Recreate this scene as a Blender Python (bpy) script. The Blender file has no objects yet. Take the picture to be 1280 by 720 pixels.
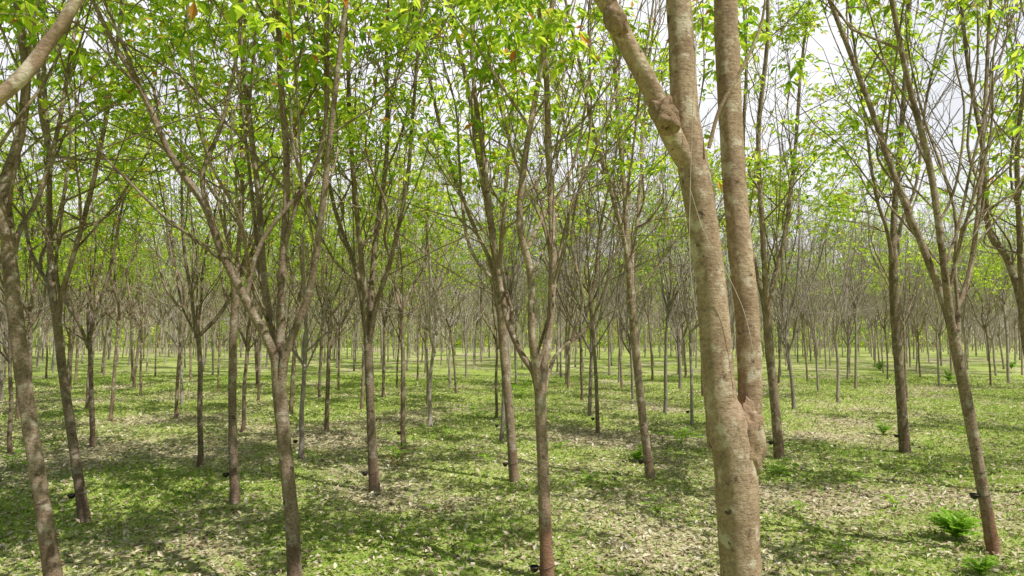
import bpy, math, random
import numpy as np
from mathutils import Vector
random.seed(5)
R = np.random.default_rng(11)
S = bpy.context.scene
COL = S.collection
PI = math.pi

# ------------------------------------------------------------------ camera
F = 853.0; CAMZ = 3.0; PITCH = math.atan(48/F)
cam = bpy.data.cameras.new('camera'); cam.lens = 24; cam.sensor_width = 36; cam.clip_end = 1500
co = bpy.data.objects.new('camera', cam); COL.objects.link(co)
co.location = (0, 0, CAMZ); co.rotation_euler = (PI/2+PITCH, 0, 0); S.camera = co
S.view_settings.view_transform = 'Standard'; S.view_settings.look = 'None'; S.view_settings.exposure = 0

def ray(px, py):
    x = (px-640)/F; y = -(py-360)/F
    c, s = math.cos(PITCH), math.sin(PITCH)
    return np.array([x, c - s*y, s + c*y])
def at(px, py, Y):
    d = ray(px, py); return np.array([0, 0, CAMZ]) + d*(Y/d[1])
def on_ground(px, py):
    d = ray(px, py); t = -CAMZ/d[2]; return np.array([0, 0, CAMZ]) + d*t
def to_px(x, y, z=0.0):
    c, s = math.cos(PITCH), math.sin(PITCH)
    dz = z-CAMZ
    dep = c*y + s*dz; up = -s*y + c*dz
    return 640+F*x/dep, 360-F*up/dep

# ------------------------------------------------------------------ noise / ground height
_nd = [(R.uniform(0, 2*PI), R.uniform(0, 2*PI)) for _ in range(24)]
def fbm(x, y, f0, octs=4, k0=0):
    x = np.asarray(x, float); y = np.asarray(y, float); v = 0; a = 1; tot = 0; f = f0
    for o in range(octs):
        for q in range(3):
            th, ph = _nd[(k0+o*3+q) % 24]
            u = x*math.cos(th+q*2.1)+y*math.sin(th+q*2.1)
            w = -x*math.sin(th+q*2.1)+y*math.cos(th+q*2.1)
            v = v + a*np.sin(u*f+ph+1.3*np.sin(w*f*0.7+ph*2))/3
        tot += a; a *= 0.6; f *= 2.1
    return v/tot
def gz(x, y): return 0.10*fbm(x, y, 0.25, 3)
def grassiness(x, y):
    v = 0.66+0.9*fbm(x, y, 0.8, 4, 5)+0.25*fbm(x, y, 0.12, 2, 9)
    v = v-.55*np.exp(-((x+8.2)**2/18+(y-18.5)**2/10))  # drier, paler clearing; its paleness also stands in for the sunlit patch
    return np.clip(v, 0, 1)

# ------------------------------------------------------------------ mesh building
class MB:
    def __init__(s): s.v = []; s.f = []; s.n = 0
    def add(s, v, f): s.v.append(v); s.f.append(f+s.n); s.n += len(v)
    def tube(s, P, n, rough=0.0, rg=None):
        P = np.asarray(P, float); k = len(P)
        T = np.gradient(P[:, :3], axis=0); T /= np.linalg.norm(T, axis=1)[:, None]+1e-9
        m = np.abs(T.mean(axis=0)); ref = np.eye(3)[int(np.argmin(m))]
        N = np.cross(T, ref); N /= np.linalg.norm(N, axis=1)[:, None]+1e-9
        B = np.cross(T, N)
        a = np.arange(n)*2*PI/n
        rr = P[:, 3][:, None]*np.ones((1, n))
        if rough: rr = rr*(1+rough*(rg or R).normal(0, 1, (k, n)))
        V = P[:, None, :3]+rr[:, :, None]*(np.cos(a)[None, :, None]*N[:, None, :]+np.sin(a)[None, :, None]*B[:, None, :])
        i = np.arange(k-1)[:, None]*n; j = np.arange(n)[None, :]; j2 = (j+1) % n
        Fq = np.stack([i+j, i+j2, i+n+j2, i+n+j], -1).reshape(-1, 4)
        s.add(V.reshape(-1, 3), Fq)
    def lump(s, c, r, amp, rg, nu=34, nv=28, tilt=0.0):
        u = np.arange(nu)*2*PI/nu; w = np.linspace(.02, PI-.02, nv)[:, None]
        D = np.stack([np.sin(w)*np.cos(u), np.sin(w)*np.sin(u), np.cos(w)*np.ones_like(u)], -1)
        o = rg.uniform(0, 9, 3); k = 1
        for f, a in ((3.1, 1), (6.3, .7), (11, .5)):
            k = k+amp*a*np.sin(D[..., 0]*f+o[0]+1.5*np.sin(D[..., 2]*f+o[1]))*np.cos(D[..., 1]*f+o[2]+D[..., 2]*f*.7)
        V = D*np.asarray(r)*k[..., None]
        x = V[..., 0]*math.cos(tilt)+V[..., 2]*math.sin(tilt); z = -V[..., 0]*math.sin(tilt)+V[..., 2]*math.cos(tilt)
        V = np.stack([x, V[..., 1], z], -1)+np.asarray(c)
        i = np.arange(nv-1)[:, None]*nu; j = np.arange(nu)[None, :]; j2 = (j+1) % nu
        s.add(V.reshape(-1, 3), np.stack([i+j, i+nu+j, i+nu+j2, i+j2], -1).reshape(-1, 4))
    def arrays(s): return np.concatenate(s.v), np.concatenate(s.f)
def mesh_from(name, v, f, mats, mi=None, smooth=True):
    me = bpy.data.meshes.new(name)
    me.vertices.add(len(v)); me.vertices.foreach_set('co', np.ascontiguousarray(v, np.float32).ravel())
    me.loops.add(len(f)*4); me.loops.foreach_set('vertex_index', np.ascontiguousarray(f, np.int32).ravel())
    me.polygons.add(len(f)); me.polygons.foreach_set('loop_start', np.arange(len(f), dtype=np.int32)*4)
    for m in mats: me.materials.append(m)
    if mi is not None: me.polygons.foreach_set('material_index', np.asarray(mi, np.int32))
    me.polygons.foreach_set('use_smooth', np.full(len(f), smooth))
    me.update(calc_edges=True)
    return me
def build(name, mb, mats, parent=None, smooth=True):
    v, f = mb.arrays()
    o = bpy.data.objects.new(name, mesh_from(name, v, f, mats, None, smooth)); COL.objects.link(o); o.parent = parent
    return o
def tag(o, label=None, cat=None, group=None, kind=None):
    if label: o['label'] = label
    if cat: o['category'] = cat
    if group: o['group'] = group
    if kind: o['kind'] = kind
    return o
def empty(name, loc, rz=0):
    o = bpy.data.objects.new(name, None); COL.objects.link(o); o.empty_display_size = .2
    o.location = [float(c) for c in loc]; o.rotation_euler = (0, 0, rz); return o
def smooth_line(P, m=5):
    P = np.asarray(P, float)
    Q = np.vstack([2*P[0]-P[1], P, 2*P[-1]-P[-2]]); out = []
    for i in range(1, len(Q)-2):
        p0, p1, p2, p3 = Q[i-1:i+3]
        for q in range(m):
            t = q/m
            out.append(.5*(2*p1+(-p0+p2)*t+(2*p0-5*p1+4*p2-p3)*t*t+(-p0+3*p1-3*p2+p3)*t**3))
    out.append(Q[-2]); out = np.array(out); out[:, 3] = np.maximum(out[:, 3], .002); return out

# ------------------------------------------------------------------ materials
def mat(name):
    m = bpy.data.materials.new(name); m.use_nodes = True
    nt = m.node_tree; nt.nodes.clear()
    return m, nt, nt.nodes, nt.links
def N(nt, t, **kw):
    n = nt.nodes.new(t)
    for k, v in kw.items():
        if k.startswith('i_'): n.inputs[k[2:].replace('_', ' ')].default_value = v
        else: setattr(n, k, v)
    return n
def ramp(nt, src, stops):
    r = nt.nodes.new('ShaderNodeValToRGB'); e = r.color_ramp.elements
    while len(e) < len(stops): e.new(.5)
    for q, (p, c) in zip(e, stops):
        q.position = p; q.color = (c, c, c, 1) if isinstance(c, (int, float)) else (*c, 1)
    nt.links.new(src, r.inputs[0]); return r.outputs[0]
def mix(nt, fac, a, b, bt='MIX'):
    m = nt.nodes.new('ShaderNodeMix'); m.data_type = 'RGBA'; m.blend_type = bt
    for sock, val in ((0, fac), (6, a), (7, b)):
        if hasattr(val, 'is_output'): nt.links.new(val, m.inputs[sock])
        else: m.inputs[sock].default_value = val if sock == 0 else (*val, 1)
    return m.outputs[2]
def noise(nt, vec, scale, detail=5, rough=.6, sc=(1, 1, 1)):
    mp = nt.nodes.new('ShaderNodeMapping'); mp.inputs['Scale'].default_value = sc
    nt.links.new(vec, mp.inputs[0])
    n = N(nt, 'ShaderNodeTexNoise', i_Scale=scale, i_Detail=detail, i_Roughness=rough)
    nt.links.new(mp.outputs[0], n.inputs['Vector']); return n.outputs['Fac']
def _scale(nt, src, k):
    n = N(nt, 'ShaderNodeMath', operation='MULTIPLY'); nt.links.new(src, n.inputs[0]); n.inputs[1].default_value = k; return n.outputs[0]

def bark_material(name, dark, light, lichen, tap=.3, fine=.65, lich=.6, ring=.35, scar=.75, bump=.8, rz=6):
    m, nt, nd, lk = mat(name)
    tc = N(nt, 'ShaderNodeTexCoord'); ob = tc.outputs['Object']
    a = noise(nt, ob, 5, 6, .65, (1, 1, .5)); b = noise(nt, ob, 34, 5, .7, (1, 1, 1.2))
    c = noise(nt, ob, 14, 4, .65, (1, 1, rz)); l = noise(nt, ob, 7.5, 5, .62); d = noise(nt, ob, 11, 3, .5)
    col = ramp(nt, a, [(.30, dark), (.68, light)])
    col = mix(nt, ramp(nt, b, [(.35, fine), (.56, 0)]), col, tuple(x*.4 for x in dark))
    col = mix(nt, ramp(nt, c, [(.56, 0), (.68, ring)]), col, tuple(x*.5 for x in dark))
    col = mix(nt, ramp(nt, l, [(.54, 0), (.63, lich)]), col, lichen)
    col = mix(nt, ramp(nt, d, [(.64, 0), (.70, scar)]), col, tuple(x*.35 for x in dark))
    if tap:
        sx = N(nt, 'ShaderNodeSeparateXYZ'); lk.new(ob, sx.inputs[0])
        ad = N(nt, 'ShaderNodeMath', operation='MULTIPLY_ADD'); lk.new(a, ad.inputs[0]); ad.inputs[1].default_value = 1.6; lk.new(sx.outputs[2], ad.inputs[2])
        col = mix(nt, ramp(nt, _scale(nt, ad.outputs[0], .4), [(.30, tap), (.8, 0)]), col, (.31, .14, .075))
    oi = N(nt, 'ShaderNodeObjectInfo')
    col = mix(nt, 1.0, col, oi.outputs['Color'], 'MULTIPLY')
    bs = N(nt, 'ShaderNodeBsdfPrincipled', i_Roughness=.88); bs.inputs['Specular IOR Level'].default_value = .2
    lk.new(col, bs.inputs['Base Color'])
    h = N(nt, 'ShaderNodeMath', operation='SUBTRACT'); lk.new(b, h.inputs[0]); lk.new(_scale(nt, c, .5), h.inputs[1])
    bp = N(nt, 'ShaderNodeBump', i_Strength=bump, i_Distance=.02); lk.new(h.outputs[0], bp.inputs['Height']); lk.new(bp.outputs[0], bs.inputs['Normal'])
    o = N(nt, 'ShaderNodeOutputMaterial'); lk.new(bs.outputs[0], o.inputs[0])
    return m
def leaf_material(name, stops, tstops, tfac=.5, rough=.45):
    m, nt, nd, lk = mat(name)
    g = N(nt, 'ShaderNodeNewGeometry'); rnd = g.outputs['Random Per Island']
    c = ramp(nt, rnd, stops); t = ramp(nt, rnd, tstops)
    bs = N(nt, 'ShaderNodeBsdfPrincipled', i_Roughness=rough); bs.inputs['Specular IOR Level'].default_value = .3
    lk.new(c, bs.inputs['Base Color'])
    tr = N(nt, 'ShaderNodeBsdfTranslucent'); lk.new(t, tr.inputs[0])
    mx = N(nt, 'ShaderNodeMixShader'); mx.inputs[0].default_value = tfac
    lk.new(bs.outputs[0], mx.inputs[1]); lk.new(tr.outputs[0], mx.inputs[2])
    o = N(nt, 'ShaderNodeOutputMaterial'); lk.new(mx.outputs[0], o.inputs[0]); return m
def plain(name, col, rough=.5, metal=0, nz=.3):
    m, nt, nd, lk = mat(name)
    tc = N(nt, 'ShaderNodeTexCoord'); n = noise(nt, tc.outputs['Object'], 18, 4)
    c = ramp(nt, n, [(.3, tuple(x*(1-nz) for x in col)), (.7, tuple(min(1, x*(1+nz)) for x in col))])
    bs = N(nt, 'ShaderNodeBsdfPrincipled', i_Roughness=rough, i_Metallic=metal); lk.new(c, bs.inputs['Base Color'])
    o = N(nt, 'ShaderNodeOutputMaterial'); lk.new(bs.outputs[0], o.inputs[0]); return m

BARK = bark_material('bark', (.20, .145, .10), (.50, .39, .29), (.60, .57, .47), .2)
BARK_BIG = bark_material('mottled_tan_bark', (.28, .19, .128), (.55, .42, .30), (.70, .64, .52), .12, .5, .65, .36, .9, .65, 4.5)
BARK_RED = bark_material('tapped_bark', (.23, .165, .115), (.52, .40, .30), (.58, .56, .46), .7)
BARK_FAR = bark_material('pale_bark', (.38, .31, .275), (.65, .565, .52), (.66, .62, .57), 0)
LEAF = leaf_material('leaf',
    [(0, (.05, .12, .012)), (.3, (.14, .28, .02)), (.7, (.27, .42, .03)), (.965, (.40, .52, .06)), (.985, (.42, .2, .05)), (1, (.45, .14, .04))],
    [(0, (.26, .50, .03)), (.4, (.62, .85, .06)), (.85, (.88, .97, .10)), (.975, (.92, .97, .14)), (.985, (.8, .42, .1)), (1, (.8, .3, .08))], .64)
GRASS = leaf_material('grass_blade',
    [(0, (.09, .18, .02)), (.5, (.29, .41, .055)), (.85, (.50, .55, .14)), (1, (.7, .66, .34))],
    [(0, (.22, .46, .04)), (.6, (.46, .64, .09)), (1, (.72, .7, .24))], .33, .6)
LITTER = leaf_material('dry_leaf',
    [(0, (.2, .14, .09)), (.3, (.42, .33, .21)), (.7, (.66, .57, .41)), (1, (.8, .74, .6))],
    [(0, (.2, .13, .06)), (1, (.4, .3, .16))], .15, .6)
FERN = leaf_material('fern_leaf', [(0, (.2, .42, .03)), (1, (.38, .58, .06))], [(0, (.36, .66, .03)), (1, (.58, .8, .06))], .4)
REDLEAF = leaf_material('red_leaf', [(0, (.28, .08, .03)), (.4, (.3, .14, .04)), (1, (.16, .26, .04))], [(0, (.5, .15, .05)), (1, (.3, .5, .05))], .35)
CUPM = plain('black_plastic', (.014, .013, .013), .45)
WIREM = plain('rusty_wire', (.12, .08, .06), .6, .6)
CORDM = plain('pale_cord', (.5, .42, .33), .8)

# ground
m, nt, nd, lk = mat('forest_floor'); GROUND = m
tc = N(nt, 'ShaderNodeTexCoord'); ob = tc.outputs['Object']
at_ = N(nt, 'ShaderNodeAttribute', attribute_name='grassiness')
n1 = noise(nt, ob, 3.2, 8, .72); n2 = noise(nt, ob, 28, 5, .7); n3 = noise(nt, ob, .12, 3, .5)
green = ramp(nt, n2, [(.3, (.08, .14, .02)), (.5, (.29, .40, .065)), (.7, (.58, .60, .2))])
vo = N(nt, 'ShaderNodeTexVoronoi', i_Scale=26, i_Randomness=1.0); lk.new(ob, vo.inputs['Vector'])
sp = N(nt, 'ShaderNodeSeparateColor'); lk.new(vo.outputs['Color'], sp.inputs[0])
dry = ramp(nt, sp.outputs[0], [(.0, (.22, .17, .1)), (.35, (.48, .4, .25)), (.7, (.70, .62, .43)), (1, (.8, .74, .57))])
dry = mix(nt, ramp(nt, n2, [(.42, .6), (.6, 0)]), dry, (.17, .17, .06))
ad = N(nt, 'ShaderNodeMath', operation='ADD'); lk.new(at_.outputs['Fac'], ad.inputs[0]); lk.new(n1, ad.inputs[1])
col = mix(nt, ramp(nt, _scale(nt, ad.outputs[0], .5), [(.38, 0), (.6, .92)]), dry, green)
col = mix(nt, ramp(nt, n3, [(.4, 0), (.7, .35)]), col, (.68, .66, .32))
bs = N(nt, 'ShaderNodeBsdfPrincipled', i_Roughness=.95); bs.inputs['Specular IOR Level'].default_value = .1
lk.new(col, bs.inputs['Base Color'])
bp = N(nt, 'ShaderNodeBump', i_Strength=.8, i_Distance=.04); lk.new(n2, bp.inputs['Height']); lk.new(bp.outputs[0], bs.inputs['Normal'])
o = N(nt, 'ShaderNodeOutputMaterial'); lk.new(bs.outputs[0], o.inputs[0])

# ------------------------------------------------------------------ world + sun
SUNH = Vector((.72, -.50, 0)).normalized(); EL = math.radians(58)
sd = Vector((SUNH.x*math.cos(EL), SUNH.y*math.cos(EL), math.sin(EL)))
w = bpy.data.worlds.new('World'); S.world = w; w.use_nodes = True; nt = w.node_tree; nt.nodes.clear()
sky = N(nt, 'ShaderNodeTexSky', sky_type='NISHITA'); sky.sun_disc = False; sky.sun_elevation = EL
sky.sun_rotation = math.atan2(sd.x, sd.y); sky.dust_density = 1.5
tc = N(nt, 'ShaderNodeTexCoord')
cl = noise(nt, tc.outputs['Generated'], 2.6, 7, .58, (1, 1, 1.8))
# cloud shaped to stay white ahead of the camera, masked elsewhere to limit ambient fill
dp = N(nt, 'ShaderNodeVectorMath', operation='DOT_PRODUCT'); nt.links.new(tc.outputs['Generated'], dp.inputs[0]); dp.inputs[1].default_value = (0, .94, .34)
view_cloud_mask = ramp(nt, dp.outputs['Value'], [(.58, .02), (.77, 1)])
cf = N(nt, 'ShaderNodeMath', operation='MULTIPLY'); nt.links.new(ramp(nt, cl, [(.34, .76), (.54, 1)]), cf.inputs[0]); nt.links.new(view_cloud_mask, cf.inputs[1])
colr = mix(nt, cf.outputs[0], sky.outputs[0], (16.6, 16.8, 17.3))
bg = N(nt, 'ShaderNodeBackground', i_Strength=.066); nt.links.new(colr, bg.inputs[0])
wo = N(nt, 'ShaderNodeOutputWorld'); nt.links.new(bg.outputs[0], wo.inputs[0])
sl = bpy.data.lights.new('sun', 'SUN'); sl.energy = 5.0; sl.angle = math.radians(.42); sl.color = (1, .965, .89)
so = bpy.data.objects.new('sun', sl); COL.objects.link(so); so.rotation_euler = sd.to_track_quat('Z', 'Y').to_euler(); so.location = (0, 0, 40)

# ------------------------------------------------------------------ ground sheet
def axis(lo, hi, step, far):
    a = list(np.arange(lo, hi+1e-6, step)); s_ = step; x = hi
    pos = []
    while x < far: s_ *= 1.35; x += s_; pos.append(x)
    neg = []; s_ = step; x = lo
    while x > -far: s_ *= 1.35; x -= s_; neg.append(x)
    return np.array(neg[::-1]+a+pos)
xs = axis(-30, 30, .33, 600); ys = axis(-4, 50, .33, 600)
X, Y = np.meshgrid(xs, ys); Z = gz(X, Y)
nx, ny = len(xs), len(ys)
i = np.arange(ny-1)[:, None]*nx; j = np.arange(nx-1)[None, :]
fq = np.stack([i+j, i+j+1, i+nx+j+1, i+nx+j], -1).reshape(-1, 4)
me = mesh_from('ground', np.stack([X, Y, Z], -1).reshape(-1, 3), fq, [GROUND])
ga = me.attributes.new('grassiness', 'FLOAT', 'POINT'); ga.data.foreach_set('value', grassiness(X, Y).astype(np.float32).ravel())
go = bpy.data.objects.new('ground', me); COL.objects.link(go); tag(go, 'grassy plantation floor strewn with dry leaf litter', 'ground', kind='structure')

# ------------------------------------------------------------------ leaves
def leaflets(base, a, ln, wd, fold=.12, rg=R):
    a = a/(np.linalg.norm(a, axis=1)[:, None]+1e-9)
    up = np.zeros_like(a); up[:, 2] = 1; up += rg.normal(0, .25, a.shape)
    s_ = np.cross(a, up); s_ /= np.linalg.norm(s_, axis=1)[:, None]+1e-9
    n = np.cross(s_, a)
    mid = base+a*(ln*.5)[:, None]+n*(ln*fold)[:, None]
    tip = base+a*ln[:, None]-n*(ln*.06)[:, None]
    V = np.stack([base, mid+s_*wd[:, None], tip, mid-s_*wd[:, None]], 1)
    Mn = len(base)
    return V.reshape(-1, 3), np.arange(Mn*4).reshape(-1, 4)
def leaf_cloud(mb, pts, per, size, rg, trif=3):
    pts = np.asarray(pts); n = len(pts)
    if n == 0: return
    p = np.repeat(pts, per, axis=0)+rg.normal(0, .07, (n*per, 3)); M = len(p)
    az = rg.uniform(0, 2*PI, M); el = rg.uniform(-.5, .8, M)
    d = np.stack([np.cos(az)*np.cos(el), np.sin(az)*np.cos(el), np.sin(el)], -1)
    e = p+d*rg.uniform(.06, .3, M)[:, None]*(size/.16)
    for q in range(trif):
        az2 = az+(q-(trif-1)/2)*.95+rg.normal(0, .15, M)
        a = np.stack([np.cos(az2), np.sin(az2), -rg.uniform(-.1, 1.1, M)], -1)
        ln = size*rg.uniform(.7, 1.25, M)
        v, f = leaflets(e, a, ln, ln*.2, rg=rg); mb.add(v, f)

# ------------------------------------------------------------------ branches
def perp(T, rg):
    v = rg.normal(0, 1, 3); v -= T*v.dot(T); return v/np.linalg.norm(v)
def grow(p, d, L, r0, r1, k, rg, up=.25, wob=.12):
    pts = [np.append(p, r0)]; d = d/np.linalg.norm(d)
    for q in range(1, k):
        d = d+np.array([0, 0, up/k])+rg.normal(0, wob/math.sqrt(k)*1.6, 3); d /= np.linalg.norm(d)
        p = p+d*L/(k-1); t = q/(k-1)
        pts.append(np.append(p, r0*(1-t)+r1*t))
    return np.array(pts)
LEAFMIN = 5.2
def branch_out(mb, P, rg, tips, t0=.28, dens=.95, det=1, leafmin=LEAFMIN):
    seg = np.linalg.norm(np.diff(P[:, :3], axis=0), axis=1); cum = np.concatenate([[0], np.cumsum(seg)]); L = cum[-1]
    ns = max(3, int(L*dens*(1-t0)/.64))
    for t in np.linspace(t0, .97, ns)+rg.uniform(-.04, .04, ns):
        t = min(max(t, .02), .985); s_ = t*L
        q = min(max(np.searchsorted(cum, s_)-1, 0), len(P)-2); u = (s_-cum[q])/(seg[q]+1e-9)
        b = P[q]*(1-u)+P[q+1]*u; T = (P[q+1]-P[q])[:3]; T /= np.linalg.norm(T)+1e-9
        ang = rg.uniform(.25, 1.0); d = T*math.cos(ang)+perp(T, rg)*math.sin(ang); d[2] += .15
        l2 = (.9+(1-t)*L*.4)*rg.uniform(.45, 1.35); r0 = min(b[3]*.62, .02)*rg.uniform(.6, 1)
        Q = grow(b[:3], d, l2, r0, .006, 6 if det else 4, rg, rg.uniform(0, .6), .22)
        mb.tube(Q, 5 if det else 3)
        if Q[-1, 2] > leafmin: tips.append(Q[-1, :3])
        nt_ = int(l2*(2.2 if det else 1.2))+1
        for t2 in rg.uniform(.2, .98, nt_):
            q2 = t2*(len(Q)-1); k2 = min(int(q2), len(Q)-2); b2 = Q[k2]+(Q[k2+1]-Q[k2])*(q2-k2)
            T2 = (Q[k2+1]-Q[k2])[:3]; T2 /= np.linalg.norm(T2)
            ang = rg.uniform(.35, 1.1); d2 = T2*math.cos(ang)+perp(T2, rg)*math.sin(ang)
            W = grow(b2[:3], d2, rg.uniform(.4, 1.5), max(b2[3]*.6, .0066), .0036, 4, rg, .3, .28)
            mb.tube(W, 3)
            if W[-1, 2] > leafmin: tips.append(W[-1, :3])
            if W[-1, 2] > leafmin+1.0: tips.append(W[-2, :3])
    if P[-1, 2] > leafmin: tips.append(P[-1, :3])

def rise(p0, az, spread, top, rl, rg, wob=.12):
    c = []; pw = rg.uniform(.6, 1.1)
    for t in (0, .1, .25, .5, .75, 1):
        h = spread*(t**pw)
        c.append((p0[0]+math.cos(az)*h+rg.normal(0, wob)*min(1, t*4), p0[1]+math.sin(az)*h+rg.normal(0, wob)*min(1, t*4), p0[2]+(top-p0[2])*t, rl*(1-t)**.85+.006))
    return c
def proc_tree(seed, det=1, extra=0):
    rg = np.random.default_rng(seed)
    hf = rg.uniform(2.5, 4.4); rb = rg.uniform(.052, .072); H = rg.uniform(10.2, 13)
    la = rg.uniform(0, 2*PI); lm = rg.uniform(.03, .25)
    tr = []
    for t in (-.06, .02, .12, .4, .7, 1.0):
        w = rg.normal(0, .012, 2) if t > .1 else (0, 0)
        r = rb*(1.35 if t < 0 else 1.15 if t < .05 else 1-.25*t)
        tr.append((math.cos(la)*lm*t*abs(t)+w[0], math.sin(la)*lm*t*abs(t)+w[1], t*hf, r))
    tr.append((tr[-1][0], tr[-1][1], hf+.05, rb*.25))
    tP = smooth_line(tr, 4 if det else 1); trunk = MB(); trunk.tube(tP, 10 if det else 5, .03 if det else 0, rg)
    n = int(rg.integers(4, 6))+extra; a0 = rg.uniform(0, 2*PI); limbs = []; tips = []
    for q in range(n):
        az = a0+q*2*PI/n+rg.uniform(-.6, .6); spread = rg.uniform(.3, 2.6); top = H*rg.uniform(.62, 1)
        p0 = np.array(tr[-2][:3])-np.array([0, 0, rg.uniform(.1, .9)])
        rl = rb*(rg.uniform(.52, .68) if q < 2 else rg.uniform(.26, .42))
        P = smooth_line(rise(p0, az, spread, top, rl, rg), 4 if det else 2); mb = MB(); mb.tube(P, 7 if det else 4)
        branch_out(mb, P, rg, tips, .06, .85 if det else .5, det); limbs.append(mb)
    return trunk, limbs, tips, rg
def pick(tips, frac, rg):
    """keep a clumpy share of the twig ends: whole boughs in leaf, others bare"""
    k = int(len(tips)*frac)
    if not k: return []
    T = np.array(tips); o = rg.uniform(0, 50, 3)
    nz = np.sin(T[:, 0]*1.9+o[0]+np.sin(T[:, 2]*1.3+o[1]))+np.sin(T[:, 1]*1.9+o[1]+np.sin(T[:, 2]*1.7+o[2]))+np.sin(T[:, 2]*1.6+o[2])
    sc = nz+(T[:, 2]-7)*.06+rg.normal(0, .32, len(T))
    return T[np.argsort(-sc)[:k]]

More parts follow.
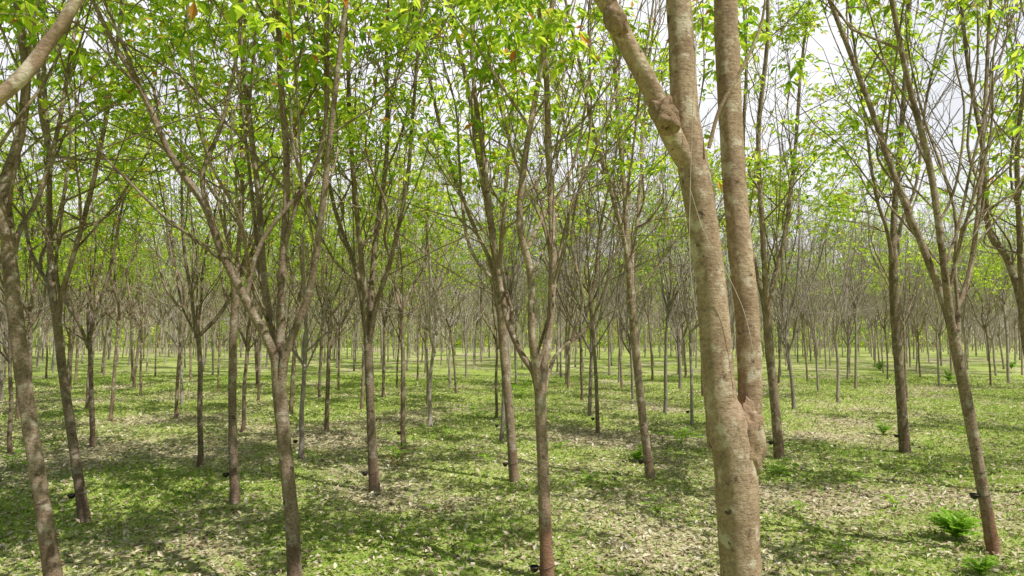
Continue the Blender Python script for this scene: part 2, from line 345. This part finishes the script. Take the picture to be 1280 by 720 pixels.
# ------------------------------------------------------------------ foreground trees, traced from the photograph's stems
HERO = [
 dict(s='thick twin-stemmed tree', label='thick close rubber tree with two stems, a burl and mottled tan bark', base=(940, 964),
      trunk=[(940, 964, 60), (932, 830, 53), (926, 720, 51), (922, 640, 54), (918, 575, 55), (907, 515, 47)],
      limbs=[([(906, 560), (896, 450), (888, 350), (871, 235), (857, 150), (852, 60), (847, -10)], 44, 33, 0, .5),
             ([(864, 212), (843, 176), (826, 138), (806, 96), (776, 40), (762, 8), (744, -24)], 28, 23, -.4, .5),
             ([(922, 640), (929, 580), (937, 510), (934, 400), (924, 300), (916, 200), (911, 100), (907, -10)], 28, 34, .2, .5)], leaf=.5, n=16),
 dict(s='slender Y-forked tree', label='slender rubber tree at bottom centre forking into a narrow Y at eye level', base=(684, 724),
      trunk=[(684, 724, 21), (681, 640, 18), (677, 540, 17), (675, 485, 17)],
      limbs=[([(676, 510), (668, 468), (650, 440), (634, 390), (618, 300), (604, 200), (592, 90), (590, 0)], 11, 6, .6, .25),
             ([(676, 510), (671, 465), (664, 420), (660, 340), (650, 280), (655, 200), (672, 110), (690, 20)], 13, 7, -.3, .3),
             ([(676, 510), (680, 460), (688, 400), (692, 300), (685, 200), (678, 90), (672, 0)], 13, 8, .2, .25),
             ([(677, 505), (686, 466), (705, 438), (735, 405), (765, 330), (782, 250)], 7, 3, .5, .2)], leaf=.28, n=12),
 dict(s='four-limbed tree', label='rubber tree spreading into four long limbs, the lowest leaning far left', base=(369, 750),
      trunk=[(369, 750, 22), (365, 650, 20), (354, 540, 20), (347, 458, 21)],
      limbs=[([(351, 495), (341, 440), (318, 388), (283, 318), (258, 258), (214, 196), (176, 108), (142, 52), (120, 0)], 15, 6, -.4, .3),
             ([(349, 490), (343, 430), (333, 350), (322, 250), (308, 140), (300, 40), (296, -20)], 12, 7, .8, .3),
             ([(349, 490), (350, 430), (357, 340), (358, 210), (350, 90), (345, -10)], 15, 8, .2, .3),
             ([(350, 495), (358, 440), (385, 365), (402, 260), (415, 130), (432, 0)], 14, 7, -.3, .25)], leaf=.4, n=12),
 dict(s='left-edge trunk', label='thick leaning trunk of the rubber tree at the left edge', base=(70, 748),
      trunk=[(70, 748, 24), (50, 610, 21), (30, 480, 21), (14, 340, 20), (10, 290, 19)],
      limbs=[([(12, 325), (10, 285), (12, 230), (30, 170), (36, 100), (28, 20), (30, -30)], 18, 10, .3, .3),
             ([(12, 325), (4, 275), (-8, 220), (-20, 120), (-40, 0)], 14, 10, -.3, .3),
             ([(14, 335), (24, 290), (45, 245), (75, 160), (92, 60), (98, -10)], 9, 5, .8, .3)], leaf=.42, n=12),
 dict(s='dark leaning tree', label='leaning dark rubber tree, second from the left edge, with a cup near its foot', base=(106, 651),
      trunk=[(106, 651, 16), (94, 570, 13), (78, 460, 12), (70, 385, 12)],
      limbs=[([(71, 405), (66, 360), (62, 300), (66, 200), (58, 100), (52, 0)], 10, 6, .4, .3),
             ([(72, 405), (78, 365), (92, 325), (120, 230), (138, 110), (150, 0)], 8, 5, -.4, .25),
             ([(71, 405), (60, 355), (42, 310), (25, 210), (18, 100)], 7, 4, .8, .25)], leaf=.45, n=10),
 dict(s='right leaning tree', label='rubber tree leaning left at bottom right, tall cup at knee height', base=(1242, 694),
      trunk=[(1242, 694, 18), (1228, 610, 16), (1208, 500, 16), (1191, 415, 16)],
      limbs=[([(1196, 440), (1182, 385), (1156, 310), (1125, 235), (1085, 130), (1040, 0)], 13, 7, .3, .25),
             ([(1195, 440), (1186, 385), (1176, 320), (1160, 210), (1140, 100), (1112, -10)], 12, 7, -.3, .3),
             ([(1196, 440), (1198, 390), (1212, 335), (1222, 250), (1238, 120), (1240, 0)], 9, 5, .6, .25)], leaf=.26, n=12),
 dict(s='straight single-stem tree', label='straight slim single-stemmed rubber tree right of the thick tree, dark foot', base=(1131, 566),
      trunk=[(1131, 566, 15), (1125, 480, 13), (1118, 380, 13), (1116, 310, 12)],
      limbs=[([(1117, 335), (1117, 280), (1119, 220), (1130, 110), (1136, 0)], 11, 6, .2, .3),
             ([(1117, 340), (1109, 290), (1095, 240), (1078, 130), (1062, 20)], 6, 3, -.5, .3),
             ([(1117, 335), (1126, 280), (1145, 228), (1160, 120), (1185, 20)], 6, 3, .5, .3)], leaf=.3, n=10),
 dict(s='vase-shaped tree', label='slim rubber tree opening into a vase of limbs just right of the thick tree', base=(974, 573),
      trunk=[(974, 573, 15), (968, 500, 13), (961, 430, 13), (959, 392, 12)],
      limbs=[([(960, 415), (952, 365), (938, 300), (930, 190), (934, 80), (928, -10)], 9, 4, .3, .25),
             ([(960, 415), (957, 360), (956, 290), (950, 170), (955, 60), (960, -10)], 10, 5, -.4, .25),
             ([(960, 415), (965, 360), (978, 298), (992, 200), (1000, 90), (1012, 0)], 9, 4, .5, .25)], leaf=.4, n=10),
 dict(s='tall left-leaning tree', label='tall slim rubber tree leaning left, just left of the thick tree', base=(813, 596),
      trunk=[(813, 596, 14), (803, 520, 12), (793, 420, 12), (787, 345, 12)],
      limbs=[([(789, 370), (784, 310), (779, 240), (770, 120), (764, 0)], 10, 5, .2, .3),
             ([(789, 370), (782, 310), (769, 255), (742, 170), (722, 70), (705, -10)], 8, 4, -.4, .25),
             ([(789, 370), (791, 315), (800, 258), (806, 150), (815, 40)], 6, 3, .5, .25)], leaf=.32, n=10),
 dict(s='tall cupped tree', label='tall slim left-leaning rubber tree beside the Y-forked tree, cup at foot', base=(643, 601),
      trunk=[(643, 601, 15), (637, 520, 13), (629, 430, 13), (624, 355, 12)],
      limbs=[([(626, 385), (618, 315), (608, 250), (590, 130), (566, 20), (555, -30)], 11, 5, .2, .3),
             ([(626, 385), (626, 320), (630, 260), (640, 140), (652, 20)], 8, 4, -.4, .3),
             ([(625, 385), (612, 325), (590, 275), (560, 190), (535, 80), (520, 0)], 8, 4, .5, .25)], leaf=.3, n=10),
 dict(s='dark broom-shaped tree', label='dark rubber tree with a broom of upright limbs, left of centre', base=(468, 614),
      trunk=[(468, 614, 16), (464, 530, 13), (461, 450, 13), (460, 408, 13)],
      limbs=[([(460, 432), (453, 380), (440, 325), (418, 260), (402, 150), (392, 30)], 9, 4, .2, .25),
             ([(460, 432), (456, 370), (450, 300), (440, 180), (435, 60), (430, -10)], 9, 5, -.3, .25),
             ([(461, 432), (464, 370), (470, 305), (482, 190), (480, 70), (486, -10)], 10, 5, .4, .25),
             ([(461, 432), (471, 378), (488, 325), (508, 230), (518, 120), (528, 10)], 8, 4, -.5, .25)], leaf=.43, n=10),
 dict(s='thin straight tree', label='thin straight rubber tree left of the four-limbed tree, cup on its lower trunk', base=(294, 631),
      trunk=[(294, 631, 14), (291, 540, 12), (291, 440, 11), (295, 355, 11)],
      limbs=[([(294, 385), (298, 315), (302, 250), (300, 130), (308, 20)], 9, 5, .3, .3),
             ([(294, 385), (288, 320), (275, 265), (252, 180), (240, 60)], 6, 3, -.4, .25),
             ([(295, 385), (305, 325), (322, 275), (340, 180), (356, 60)], 6, 3, .5, .25)], leaf=.4, n=10),
 dict(s='right-edge tree', label='rubber tree at the right edge, its limb bending into view', base=(1304, 622),
      trunk=[(1304, 622, 17), (1294, 500, 14), (1281, 410, 14), (1279, 385, 13)],
      limbs=[([(1284, 425), (1274, 370), (1258, 322), (1236, 285), (1226, 190), (1214, 80), (1202, -10)], 11, 5, .3, .2),
             ([(1283, 425), (1277, 360), (1274, 295), (1270, 180), (1284, 60)], 10, 5, -.3, .2)], leaf=.3, n=10),
 dict(s='overhanging tree', label='pale limb of a rubber tree crossing the top left corner', base=(-330, 1100),
      trunk=[(-330, 1100, 60), (-310, 800, 52), (-285, 520, 50), (-270, 330, 48)],
      limbs=[([(-272, 370), (-130, 225), (0, 108), (52, 52), (104, -10)], 28, 18, .3, .45),
             ([(-272, 370), (-290, 150), (-310, -60), (-320, -200)], 36, 30, -.2, .4)], leaf=.4, n=12),
]
hero_info = []
LEAFPER = 7; WK = .84
for hi, h in enumerate(HERO):
    rg = np.random.default_rng(100+hi)
    b = on_ground(*h['base']); Yb = b[1]; bz = float(gz(b[0], b[1])); org = np.array([b[0], b[1], bz])
    root = empty('rubber_tree', org); tag(root, h['label'], 'tree', 'rubber trees planted in rows')
    tone = rg.uniform(.82, 1.05) if hi not in (0, 13) else 1.0
    if 'dark' in h['label']: tone *= .72
    colr_ = (tone, tone*.98, tone*.96, 1) if hi else (1, .975, .93, 1)
    wk = WK if hi else .94
    BK = BARK_RED if hi in (1, 5) else BARK_BIG if hi in (0, 13) else BARK
    BL = BARK_BIG if hi in (0, 13) else BARK
    tp = []
    for q, (px, py, wpx) in enumerate(h['trunk']):
        p = at(px, py, Yb)-org; tp.append([*p, wk*wpx/2/F*Yb])
    rtop = tp[-1][3]
    tp[0][2] = 0.02; tp[0][3] *= 1.06
    tp = [[tp[0][0], tp[0][1], -.12, tp[0][3]*1.25]]+tp
    dv = np.array(tp[-1][:3])-np.array(tp[-2][:3]); dv /= np.linalg.norm(dv)
    tp[-1][3] *= .9 if hi else 1
    tp.append([*(np.array(tp[-1][:3])+dv*rtop*1.6), rtop*.12])      # the trunk closes between the limbs
    tP = smooth_line(tp, 7); mb = MB(); mb.tube(tP, h['n']+2, .022, rg)
    t_o = build('trunk', mb, [BK], root); t_o.color = colr_
    tips = []; paths = []
    for (pl, w0, w1, dY, t0) in h['limbs']:
        k = len(pl); c = []; rear = hi == 0 and dY > 0
        for q, (px, py) in enumerate(pl):
            t = q/(k-1); p = at(px, py, Yb+dY*t*max(1, Yb/6)+(.03 if rear else 0))-org
            if 1 < q and hi: p = p+np.array([rg.normal(0, .02), rg.normal(0, .05), 0])
            kr = (.6 if q == 0 else .9 if q == 1 else 1) if rear else 1
            r_ = kr*wk*(w0+(w1-w0)*t)/2/F*Yb*(1+(rg.normal(0, .04) if hi == 0 and q else 0))
            if hi not in (0, 13) and q == 0: r_ = max(r_, min(rtop*.8, r_*1.35))
            c.append([*p, r_])
        d = np.array(c[-1][:3])-np.array(c[-2][:3]); d /= np.linalg.norm(d)
        top = rg.uniform(10, 12.8); rem = max(1.5, (top-c[-1][2])); ns = 4; p = np.array(c[-1][:3]); r0 = c[-1][3]
        for q in range(1, ns+1):
            d = d+np.array([0, 0, .28])+rg.normal(0, .07, 3); d /= np.linalg.norm(d); p = p+d*rem/ns
            c.append([*p, r0*(1-q/ns)+.008])
        P = smooth_line(c, 5); paths.append(P); mb = MB(); mb.tube(P, h['n'] if hi == 0 else 8, .022, rg)
        branch_out(mb, P, rg, tips, t0 if hi in (0, 13) else t0*.55, .95, 1)
        if hi == 0 and dY == 0:
            tw = [[*(at(px, py, Yb-.1)-org), r] for px, py, r in ((886, 185, .014), (900, 135, .013), (928, 85, .012), (950, 35, .01), (958, -10, .008))]
            mb.tube(smooth_line(tw, 4), 6)
        l_o = build('limb', mb, [BL], root); l_o.color = colr_
    if hi not in (0, 13):      # slim upright shoots from the fork and the lower limbs
        for q in range(6):
            Pq = paths[q % len(paths)]; b_ = Pq[int(rg.integers(4, max(6, len(Pq)//3)))]
            az = rg.uniform(0, 2*PI); P = smooth_line(rise(b_[:3], az, rg.uniform(.4, 2.2), rg.uniform(5.0, 10.5), min(b_[3]*.6, rg.uniform(.013, .022)), rg, .12), 4)
            mb = MB(); mb.tube(P, 6); branch_out(mb, P, rg, tips, .12, .75, 1); l_o = build('limb', mb, [BARK], root); l_o.color = colr_
    if hi == 0:      # the rough swelling where the two stems part, and healed branch scars
        sc = Yb/F
        for nm, (px, py, rw, rh, dy, am, ti) in (('burl', (936, 548, 18, 42, -.02, .15, -.06)), ('branch_stub', (830, 144, 15, 23, -.19, .19, -.45)), ('branch_stub', (769, 25, 12.5, 20, -.385, .15, -.45))):
            mb = MB(); mb.lump(at(px, py, Yb+dy)-org, (rw*sc, rw*sc*.95, rh*sc), am, rg, tilt=ti)
            bo = build(nm, mb, [BARK_BIG], t_o); bo.color = (.88, .81, .74, 1) if nm == 'burl' else (.84, .79, .72, 1)
    cr = MB(); leaf_cloud(cr, pick(tips, h['leaf'], rg), LEAFPER, .16, rg)
    build('crown', cr, [LEAF], root, False)
    hero_info.append(dict(px=h['trunk'][-2][0] if hi != 13 else -400, s=h['s'], org=org, P=tP, Y=Yb))

# ------------------------------------------------------------------ prototype trees for the rows
def proto(seed, leaf, far=False, pale=False, extra=0):
    trunk, limbs, tips, rg = proc_tree(seed, 1, extra)
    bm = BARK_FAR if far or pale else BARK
    parts = [('trunk', mesh_from('trunk', *trunk.arrays(), [bm]))]
    if far:
        allm = MB()
        for l in limbs: allm.add(*l.arrays())
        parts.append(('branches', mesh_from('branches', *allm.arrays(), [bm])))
    else:
        for l in limbs: parts.append(('limb', mesh_from('limb', *l.arrays(), [bm])))
    cr = MB(); pk = pick(tips, leaf, rg)
    if len(pk):
        leaf_cloud(cr, pk, LEAFPER-2, .175, rg); parts.append(('crown', mesh_from('crown', *cr.arrays(), [LEAF], None, False)))
    return parts
NEAR = {'leafy': [proto(s_, l) for s_, l in ((21, .46), (22, .42), (23, .5), (24, .37), (25, .44), (26, .45))],
        'sparse': [proto(s_, l, False, s_ % 2 == 0, 1) for s_, l in ((31, .23), (32, .16), (33, .25), (34, .2))],
        'bare': [proto(s_, l, False, True, 2) for s_, l in ((41, .06), (42, .02), (43, .04), (44, .03))]}
FARP = {'leafy': [proto(s_, l, True) for s_, l in ((51, .5), (52, .44), (53, .48))],
        'sparse': [proto(s_, l, True, False, 1) for s_, l in ((61, .24), (62, .17))],
        'bare': [proto(s_, l, True, False, 2) for s_, l in ((71, .05), (72, .03), (73, .02))]}
def kind_for(x, y, rg):
    px = to_px(x, y)[0]; u = rg.uniform()
    if px < 560: pl, ps = .8, .14
    elif px < 900: pl, ps = .38, .34
    else: pl, ps = .24, .34
    if y > 42: pl *= .9
    return 'leafy' if u < pl else 'sparse' if u < pl+ps else 'bare'

spots = []
for px, py in [(250, 584), (376, 574), (505, 561), (627, 551), (747, 543), (865, 531), (116, 558), (13, 566)]:
    p = on_ground(px, py); spots.append((p[0], p[1]))
ux, uy = .942*2.83, .335*2.83
cand = [(6.3, 4.6), (9.1, 5.6), (-6.9, 2.4)]      # the row beside the camera, outside the frame
for k in range(-1, 46):
    for j in range(-80, 81):
        x = .05+j*ux+R.normal(0, .38); y = 13.3+4.5*k+j*uy+R.normal(0, .38)
        if y < 3 or y > 165: continue
        inview = abs(x) < .77*y+2.2
        margin = (.75*y < x < .77*y+7) and y < 34 and y > 6
        if k <= 1 and not margin: continue
        if not (inview or margin): continue
        if 14 < y < 30 and to_px(x, y)[0] > 985 and R.uniform() < .4 and inview: continue
        if R.uniform() < (.07 if y < 75 else .3): continue
        if any((x-a)**2+(y-b_)**2 < 2.2 for a, b_ in spots): continue
        if any((x-q['org'][0])**2+(y-q['org'][1])**2 < 3 for q in hero_info): continue
        cand.append((x, y))
spots += sorted(cand, key=lambda c: c[1])
BARE_SPOTS = set(spots[:2])
NIND = 300-len(HERO)
ind, rest = spots[:NIND], spots[NIND:]
hs = sorted([q for q in hero_info if q['px'] > -100], key=lambda q: q['px'])
gaps = {}
for (x, y) in ind:
    px = to_px(x, y)[0]
    if px < -5 or px > 1285: g = 'off_l' if px < 0 else 'off_r'
    else: g = sum(1 for q in hs if q['px'] < px)
    gaps.setdefault(g, []).append((y, x))
ORD = ['nearest', 'second nearest', 'third nearest', 'fourth nearest', 'fifth nearest']
rg = np.random.default_rng(77)
for g, lst in gaps.items():
    lst.sort()
    for n_, (y, x) in enumerate(lst):
        far = y > 42; kd = kind_for(x, y, rg)
        if y < 8: kd = 'leafy'
        if (x, y) in BARE_SPOTS: kd = 'sparse'
        pr = (FARP if far else NEAR)[kd]; parts = pr[int(rg.integers(len(pr)))]
        root = empty('rubber_tree', (x, y, float(gz(x, y))), rg.uniform(0, 2*PI))
        s_ = rg.uniform(.86, 1.1); root.scale = (s_*rg.uniform(.95, 1.1), s_*rg.uniform(.95, 1.1), s_)
        root.rotation_euler[0] = rg.normal(0, .028); root.rotation_euler[1] = rg.normal(0, .028)
        tone = rg.uniform(.6, 1.08) if not far else rg.uniform(.65, 1.08)
        for nm, me in parts:
            o = bpy.data.objects.new(nm, me); COL.objects.link(o); o.parent = root; o.color = (tone, tone*rg.uniform(.97, 1), tone*.97, 1)
        if g == 'off_l': tag(root, 'rubber tree of the rows just outside the left edge', 'tree', 'rubber trees outside the left edge')
        elif g == 'off_r': tag(root, 'rubber tree of the rows just outside the right edge', 'tree', 'rubber trees outside the right edge')
        else:
            if g == 0: where = 'left of the '+hs[0]['s']
            elif g == len(hs): where = 'right of the '+hs[-1]['s']
            else: where = 'between the %s and %s' % (hs[g-1]['s'], hs[g]['s'])
            if n_ < 5 and y < 60: tag(root, '%s tree %s' % (ORD[n_], where), 'tree', 'rubber trees in the rows behind')
            else: tag(root, 'thin far tree %s' % where, 'tree', 'far rubber trees seen '+where)

# far wood: one mass
low = []
for s_ in range(5):
    trunk, limbs, tips, rg2 = proc_tree(200+s_, 0)
    a = MB(); a.add(*trunk.arrays())
    for l in limbs: a.add(*l.arrays())
    pk = pick(tips, .6, rg2); c = MB()
    leaf_cloud(c, pk, 2, .4, rg2)
    low.append((a.arrays(), c.arrays()))
V = []; Fc = []; MI = []; n0 = 0
for (x, y) in rest:
    (av, af), (lv, lf) = low[int(rg.integers(5))]
    th = rg.uniform(0, 2*PI); s_ = rg.uniform(.88, 1.1); c_, n_ = math.cos(th)*s_, math.sin(th)*s_
    M = np.array([[c_, -n_, 0], [n_, c_, 0], [0, 0, s_]]); off = np.array([x, y, float(gz(x, y))])
    V.append(av@M.T+off); Fc.append(af+n0); MI.append(np.zeros(len(af), int)); n0 += len(av)
    px = to_px(x, y)[0]; fr = 1 if px < 620 else .5
    kk = max(int(len(lf)*fr*rg.uniform(.1, 1)), 1)
    sel = rg.choice(len(lf), kk, replace=False); vv = lv[lf[sel].ravel()]
    V.append(vv@M.T+off); Fc.append(np.arange(kk*4).reshape(-1, 4)+n0); MI.append(np.ones(kk, int)); n0 += len(vv)
# slim young stems and low brushy saplings filling in between the far rows
sm = MB()
for q in range(4000):
    low_ = q >= 1200
    y = math.sqrt(rg.uniform((80 if low_ else 62)**2, 168**2)); x = rg.uniform(-.78, .78)*y; z0 = float(gz(x, y))
    hf = rg.uniform(.3, 1.2) if low_ else rg.uniform(1.6, 4); r = rg.uniform(.03, .06)
    lx, ly = rg.normal(0, .25, 2)
    sm.tube([[x, y, z0-.1, r*1.2], [x+lx*.4, y+ly*.4, z0+hf*.5, r], [x+lx, y+ly, z0+hf, r*.8]], 4)
    for s_ in range(int(rg.integers(3, 6)) if low_ else int(rg.integers(2, 5))):
        dx, dy = rg.normal(0, .8 if low_ else 1.3, 2); t = rg.uniform(2, 5) if low_ else rg.uniform(6, 11.5)
        sm.tube([[x+lx, y+ly, z0+hf-.2, r*.6], [x+lx+dx*.5, y+ly+dy*.5, z0+hf+(t-hf)*.4, r*.45], [x+lx+dx, y+ly+dy, z0+t, .012]], 3)
v_, f_ = sm.arrays(); V.append(v_); Fc.append(f_+n0); MI.append(np.zeros(len(f_), int)); n0 += len(v_)
# scrub closing the far end of the rows, leafiest on the left
nb = 18000; yb = rg.uniform(95, 190, nb); xb = rg.uniform(-1, .8, nb)*.8*yb; zb = rg.uniform(0, 1, nb)**1.3*13*(.6+.3*np.sin(xb*.13)+.25*np.sin(xb*.31+2))+.2
cb = MB(); leaf_cloud(cb, np.stack([xb, yb, np.maximum(zb, .2)], -1), 3, .7, rg); v_, f_ = cb.arrays()
V.append(v_); Fc.append(f_+n0); MI.append(np.ones(len(f_), int)); n0 += len(v_)
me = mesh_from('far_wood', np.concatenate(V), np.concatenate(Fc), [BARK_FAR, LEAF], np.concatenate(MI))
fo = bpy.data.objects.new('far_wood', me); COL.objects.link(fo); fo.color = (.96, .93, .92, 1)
tag(fo, 'far-off mass of slim pale rubber tree trunks at the end of the rows', 'trees', kind='stuff')

# ------------------------------------------------------------------ grass and leaf litter
def scatter(n, ymin, ymax, pw, rg):
    u = rg.uniform(0, 1, n); y = (ymin**pw+u*(ymax**pw-ymin**pw))**(1/pw)
    x = rg.uniform(-1, 1, n)*(.78*y+.8); return x, y
rg = np.random.default_rng(3)
x, y = scatter(290000, 6.5, 42, .9, rg); keep = rg.uniform(0, 1, len(x)) < grassiness(x, y)*.95+.03
x, y = x[keep], y[keep]; n = len(x); base = np.stack([x, y, gz(x, y)-.005], -1)
az = rg.uniform(0, 2*PI, n); a = np.stack([np.cos(az), np.sin(az), rg.uniform(.1, 1.4, n)], -1)
ln = rg.uniform(.03, .085, n)*(1+y/60); v, f = leaflets(base, a, ln, ln*rg.uniform(.08, .30, n), .05, rg)
o = bpy.data.objects.new('grass', mesh_from('grass', v, f, [GRASS], None, False)); COL.objects.link(o)
tag(o, 'short yellow green grass and weeds on the plantation floor', 'grass', kind='stuff')
x, y = scatter(120000, 6.5, 36, .9, rg); keep = rg.uniform(0, 1, len(x)) < (1-grassiness(x, y))*.65+.27
x, y = x[keep], y[keep]; n = len(x); base = np.stack([x, y, gz(x, y)+rg.uniform(.0, .045, n)], -1)
az = rg.uniform(0, 2*PI, n); a = np.stack([np.cos(az), np.sin(az), rg.normal(0, .35, n)], -1)
ln = rg.uniform(.035, .115, n)*(1+y/80); v, f = leaflets(base, a, ln, ln*rg.uniform(.17, .29, n), .1, rg)
o = bpy.data.objects.new('leaf_litter', mesh_from('leaf_litter', v, f, [LITTER], None, False)); COL.objects.link(o)
tag(o, 'dry beige fallen leaves scattered over the plantation floor', 'leaf litter', kind='stuff')

# ------------------------------------------------------------------ latex cups
def cup_parts(rt):
    k_ = .8
    b = MB(); pr = [(0.0, .004), (.03, .0), (.05, .02), (.066, .055), (.072, .085), (.068, .085), (.06, .055), (.042, .02), (.001, .014)]
    n = 16; a = np.arange(n)*2*PI/n
    V = np.array([[r*k_*np.cos(t), r*k_*np.sin(t), z*k_] for r, z in pr for t in a]); k = len(pr)
    i = np.arange(k-1)[:, None]*n; j = np.arange(n)[None, :]; j2 = (j+1) % n
    b.add(V, np.stack([i+j, i+j2, i+n+j2, i+n+j], -1).reshape(-1, 4))
    w_ = MB(); t = np.linspace(0, 2*PI, 25); rc = .074*k_
    w_.tube(np.stack([rc*np.cos(t), rc*np.sin(t), np.full(25, .06), np.full(25, .003)], -1), 5)
    d = rc+rt
    w_.tube(np.stack([d+(rt+.004)*np.cos(t), (rt+.004)*np.sin(t), .06+.03*np.cos(t), np.full(25, .003)], -1), 5)
    return b, w_
def add_cup(org, P, hgt, ang, label):
    q = int(np.argmin(np.abs(P[:, 2]-hgt))); c = P[q]; rt = float(c[3])
    d = .0592+rt+.002
    loc = org+c[:3]+np.array([math.cos(ang)*d, math.sin(ang)*d, 0])
    root = empty('latex_cup', loc, ang+PI); tag(root, label, 'cup', 'black latex cups on the trunks')
    b, w_ = cup_parts(rt); build('bowl', b, [CUPM], root); build('wire_hanger', w_, [WIREM], root)
for hi, hg, ang, lab in [(1, .06, PI, 'black latex cup at the foot of the slender Y-forked tree'),
                         (4, .30, PI*1.05, 'black latex cup on the dark leaning tree, second from the left'),
                         (5, .70, PI, 'black latex cup on the right leaning tree, highest above the ground'),
                         (6, .42, PI, 'black latex cup on the straight single-stem tree at right'),
                         (7, .34, PI, 'black latex cup on the vase-shaped tree right of the thick tree'),
                         (8, .30, PI*.95, 'black latex cup on the tall left-leaning tree left of the thick tree'),
                         (9, .28, PI, 'black latex cup on the tall cupped tree beside the Y fork'),
                         (10, .33, PI*1.05, 'black latex cup on the dark broom-shaped tree left of centre'),
                         (11, .38, PI, 'black latex cup on the thin straight tree left of the four-limbed tree')]:
    add_cup(hero_info[hi]['org'], hero_info[hi]['P'], hg, ang, lab)
for (x, y), lab in zip(spots[:6], ['', 'four-limbed tree', 'dark broom-shaped tree', 'tall cupped tree', 'slender Y-forked tree', 'tall left-leaning tree']):
    if not lab: continue
    P = np.array([[0, 0, .0, .07], [0, 0, .35, .066], [0, 0, .6, .065]])
    add_cup(np.array([x, y, float(gz(x, y))]), P, .35, PI, 'small far latex cup behind and right of the '+lab)

# cords on the thick tree
Yb = hero_info[0]['Y']
for pl, lab in (([(871, -10), (868, 90), (864, 190), (862, 320), (871, 400)], 'thin pale cord hanging straight down the thick twin-stemmed tree'),
                ([(862, 235), (880, 290), (905, 335), (930, 390), (944, 452)], 'thin pale cord slanting across both stems of the thick tree')):
    mb = MB(); P = [[*at(px, py, Yb-.17), .0025] for px, py in pl]; mb.tube(smooth_line(P, 5), 5)
    o = build('cord', mb, [CORDM]); tag(o, lab, 'cord', 'cords on the thick tree')

# ------------------------------------------------------------------ small plants
def plant(px, py, size, label, fern=True, red=False, n=9, seed=0, group='small green plants on the ground'):
    rg = np.random.default_rng(900+seed); p = on_ground(px, py); p[2] = float(gz(p[0], p[1]))
    root = empty('fern' if fern else 'seedling', p); tag(root, label, 'fern' if fern else 'plant', group)
    for q in range(n):
        az = q*2*PI/n+rg.uniform(-.3, .3); L = size*rg.uniform(.55, 1.15); k = 12; ri = rg.uniform(.7, 1.7)
        t = np.linspace(0, 1, k); hx = L*t*(.25+.5*t)*(1.5-.5*ri); hz = L*ri*(t-.52*t*t)
        rib = np.stack([np.cos(az)*hx, np.sin(az)*hx, hz, .005*(1-t)+.0012], -1)
        mb = MB(); mb.tube(rib, 4)
        T = np.gradient(rib[:, :3], axis=0); T /= np.linalg.norm(T, axis=1)[:, None]
        side = np.cross(T, np.array([0, 0, 1.0])); side /= np.linalg.norm(side, axis=1)[:, None]+1e-9
        if fern:
            for sg in (-1, 1):
                for (tt0) in (0, .5):
                    idx = np.arange(2, k-1); b_ = rib[idx, :3]*(1-tt0)+rib[idx+1, :3]*tt0
                    ll = L*.26*np.sin(PI*np.clip((idx+tt0)/k*.85+.1, 0, 1))**.8
                    v, f = leaflets(b_, side[idx]*sg+T[idx]*.45+rg.normal(0, .16, (len(idx), 3)), ll, ll*.17, .02, rg); mb.add(v, f)
        else:
            b_ = rib[[5, 8, 8, 10, 11], :3]; a = np.stack([T[5]+side[5], T[8]-side[8], T[8]+side[8], T[10]-side[10]*.8, T[11]])
            ll = L*rg.uniform(.35, .5, 5); v, f = leaflets(b_, a, ll, ll*.25, .05, rg); mb.add(v, f)
        build('frond' if fern else 'stem', mb, [REDLEAF if red else FERN], root, False)
plant(1195, 678, .5, 'bright green fern at bottom right beside the right leaning tree', seed=1, n=28)
plant(1226, 722, .3, 'green fern cut off by the bottom edge at right', seed=2, n=16)
plant(851, 556, .5, 'green leafy seedling on the ground left of the thick trunk', False, n=14, seed=3)
plant(1104, 542, .4, 'green fern left of the straight single-stem tree', seed=4, n=14)
plant(1100, 463, .75, 'far green fern on the bright floor at right, above the straight tree foot', seed=5, n=14)
plant(1186, 476, .75, 'far green fern between the straight tree and the right leaning tree', seed=6, n=14)
plant(1264, 461, .75, 'far green fern nearest the right edge', seed=7, n=14)
plant(498, 583, .33, 'reddish leafy seedling right of the dark broom-shaped tree', False, True, 5, 8)
plant(497, 574, .4, 'green seedling just behind the reddish one', False, False, 8, 9)
plant(797, 576, .42, 'low green fern at the foot of the tall left-leaning tree', seed=10, n=14)
plant(597, 524, .6, 'green seedling on the floor left of the tall cupped tree', False, seed=11)
plant(652, 497, .8, 'far leafy green seedling just left of the slender Y fork', False, seed=12, n=11)
plant(16, 584, .45, 'green seedling on the floor at the left edge', False, seed=13)
plant(976, 594, .4, 'low green seedling in front of the vase-shaped tree', False, seed=14)
for q, (px, py) in enumerate([(560, 545), (700, 560), (735, 600), (905, 520), (1010, 515), (1030, 560), (1075, 600), (1160, 560), (1205, 540), (610, 580), (420, 540), (1000, 640), (820, 640), (540, 640), (1120, 640), (770, 520), (1050, 690), (590, 690)]):
    plant(px, py, rg.uniform(.18, .3), 'tiny low weed with a few leaves in the open grass', False, False, 6, 40+q, 'tiny weeds scattered in the grass')
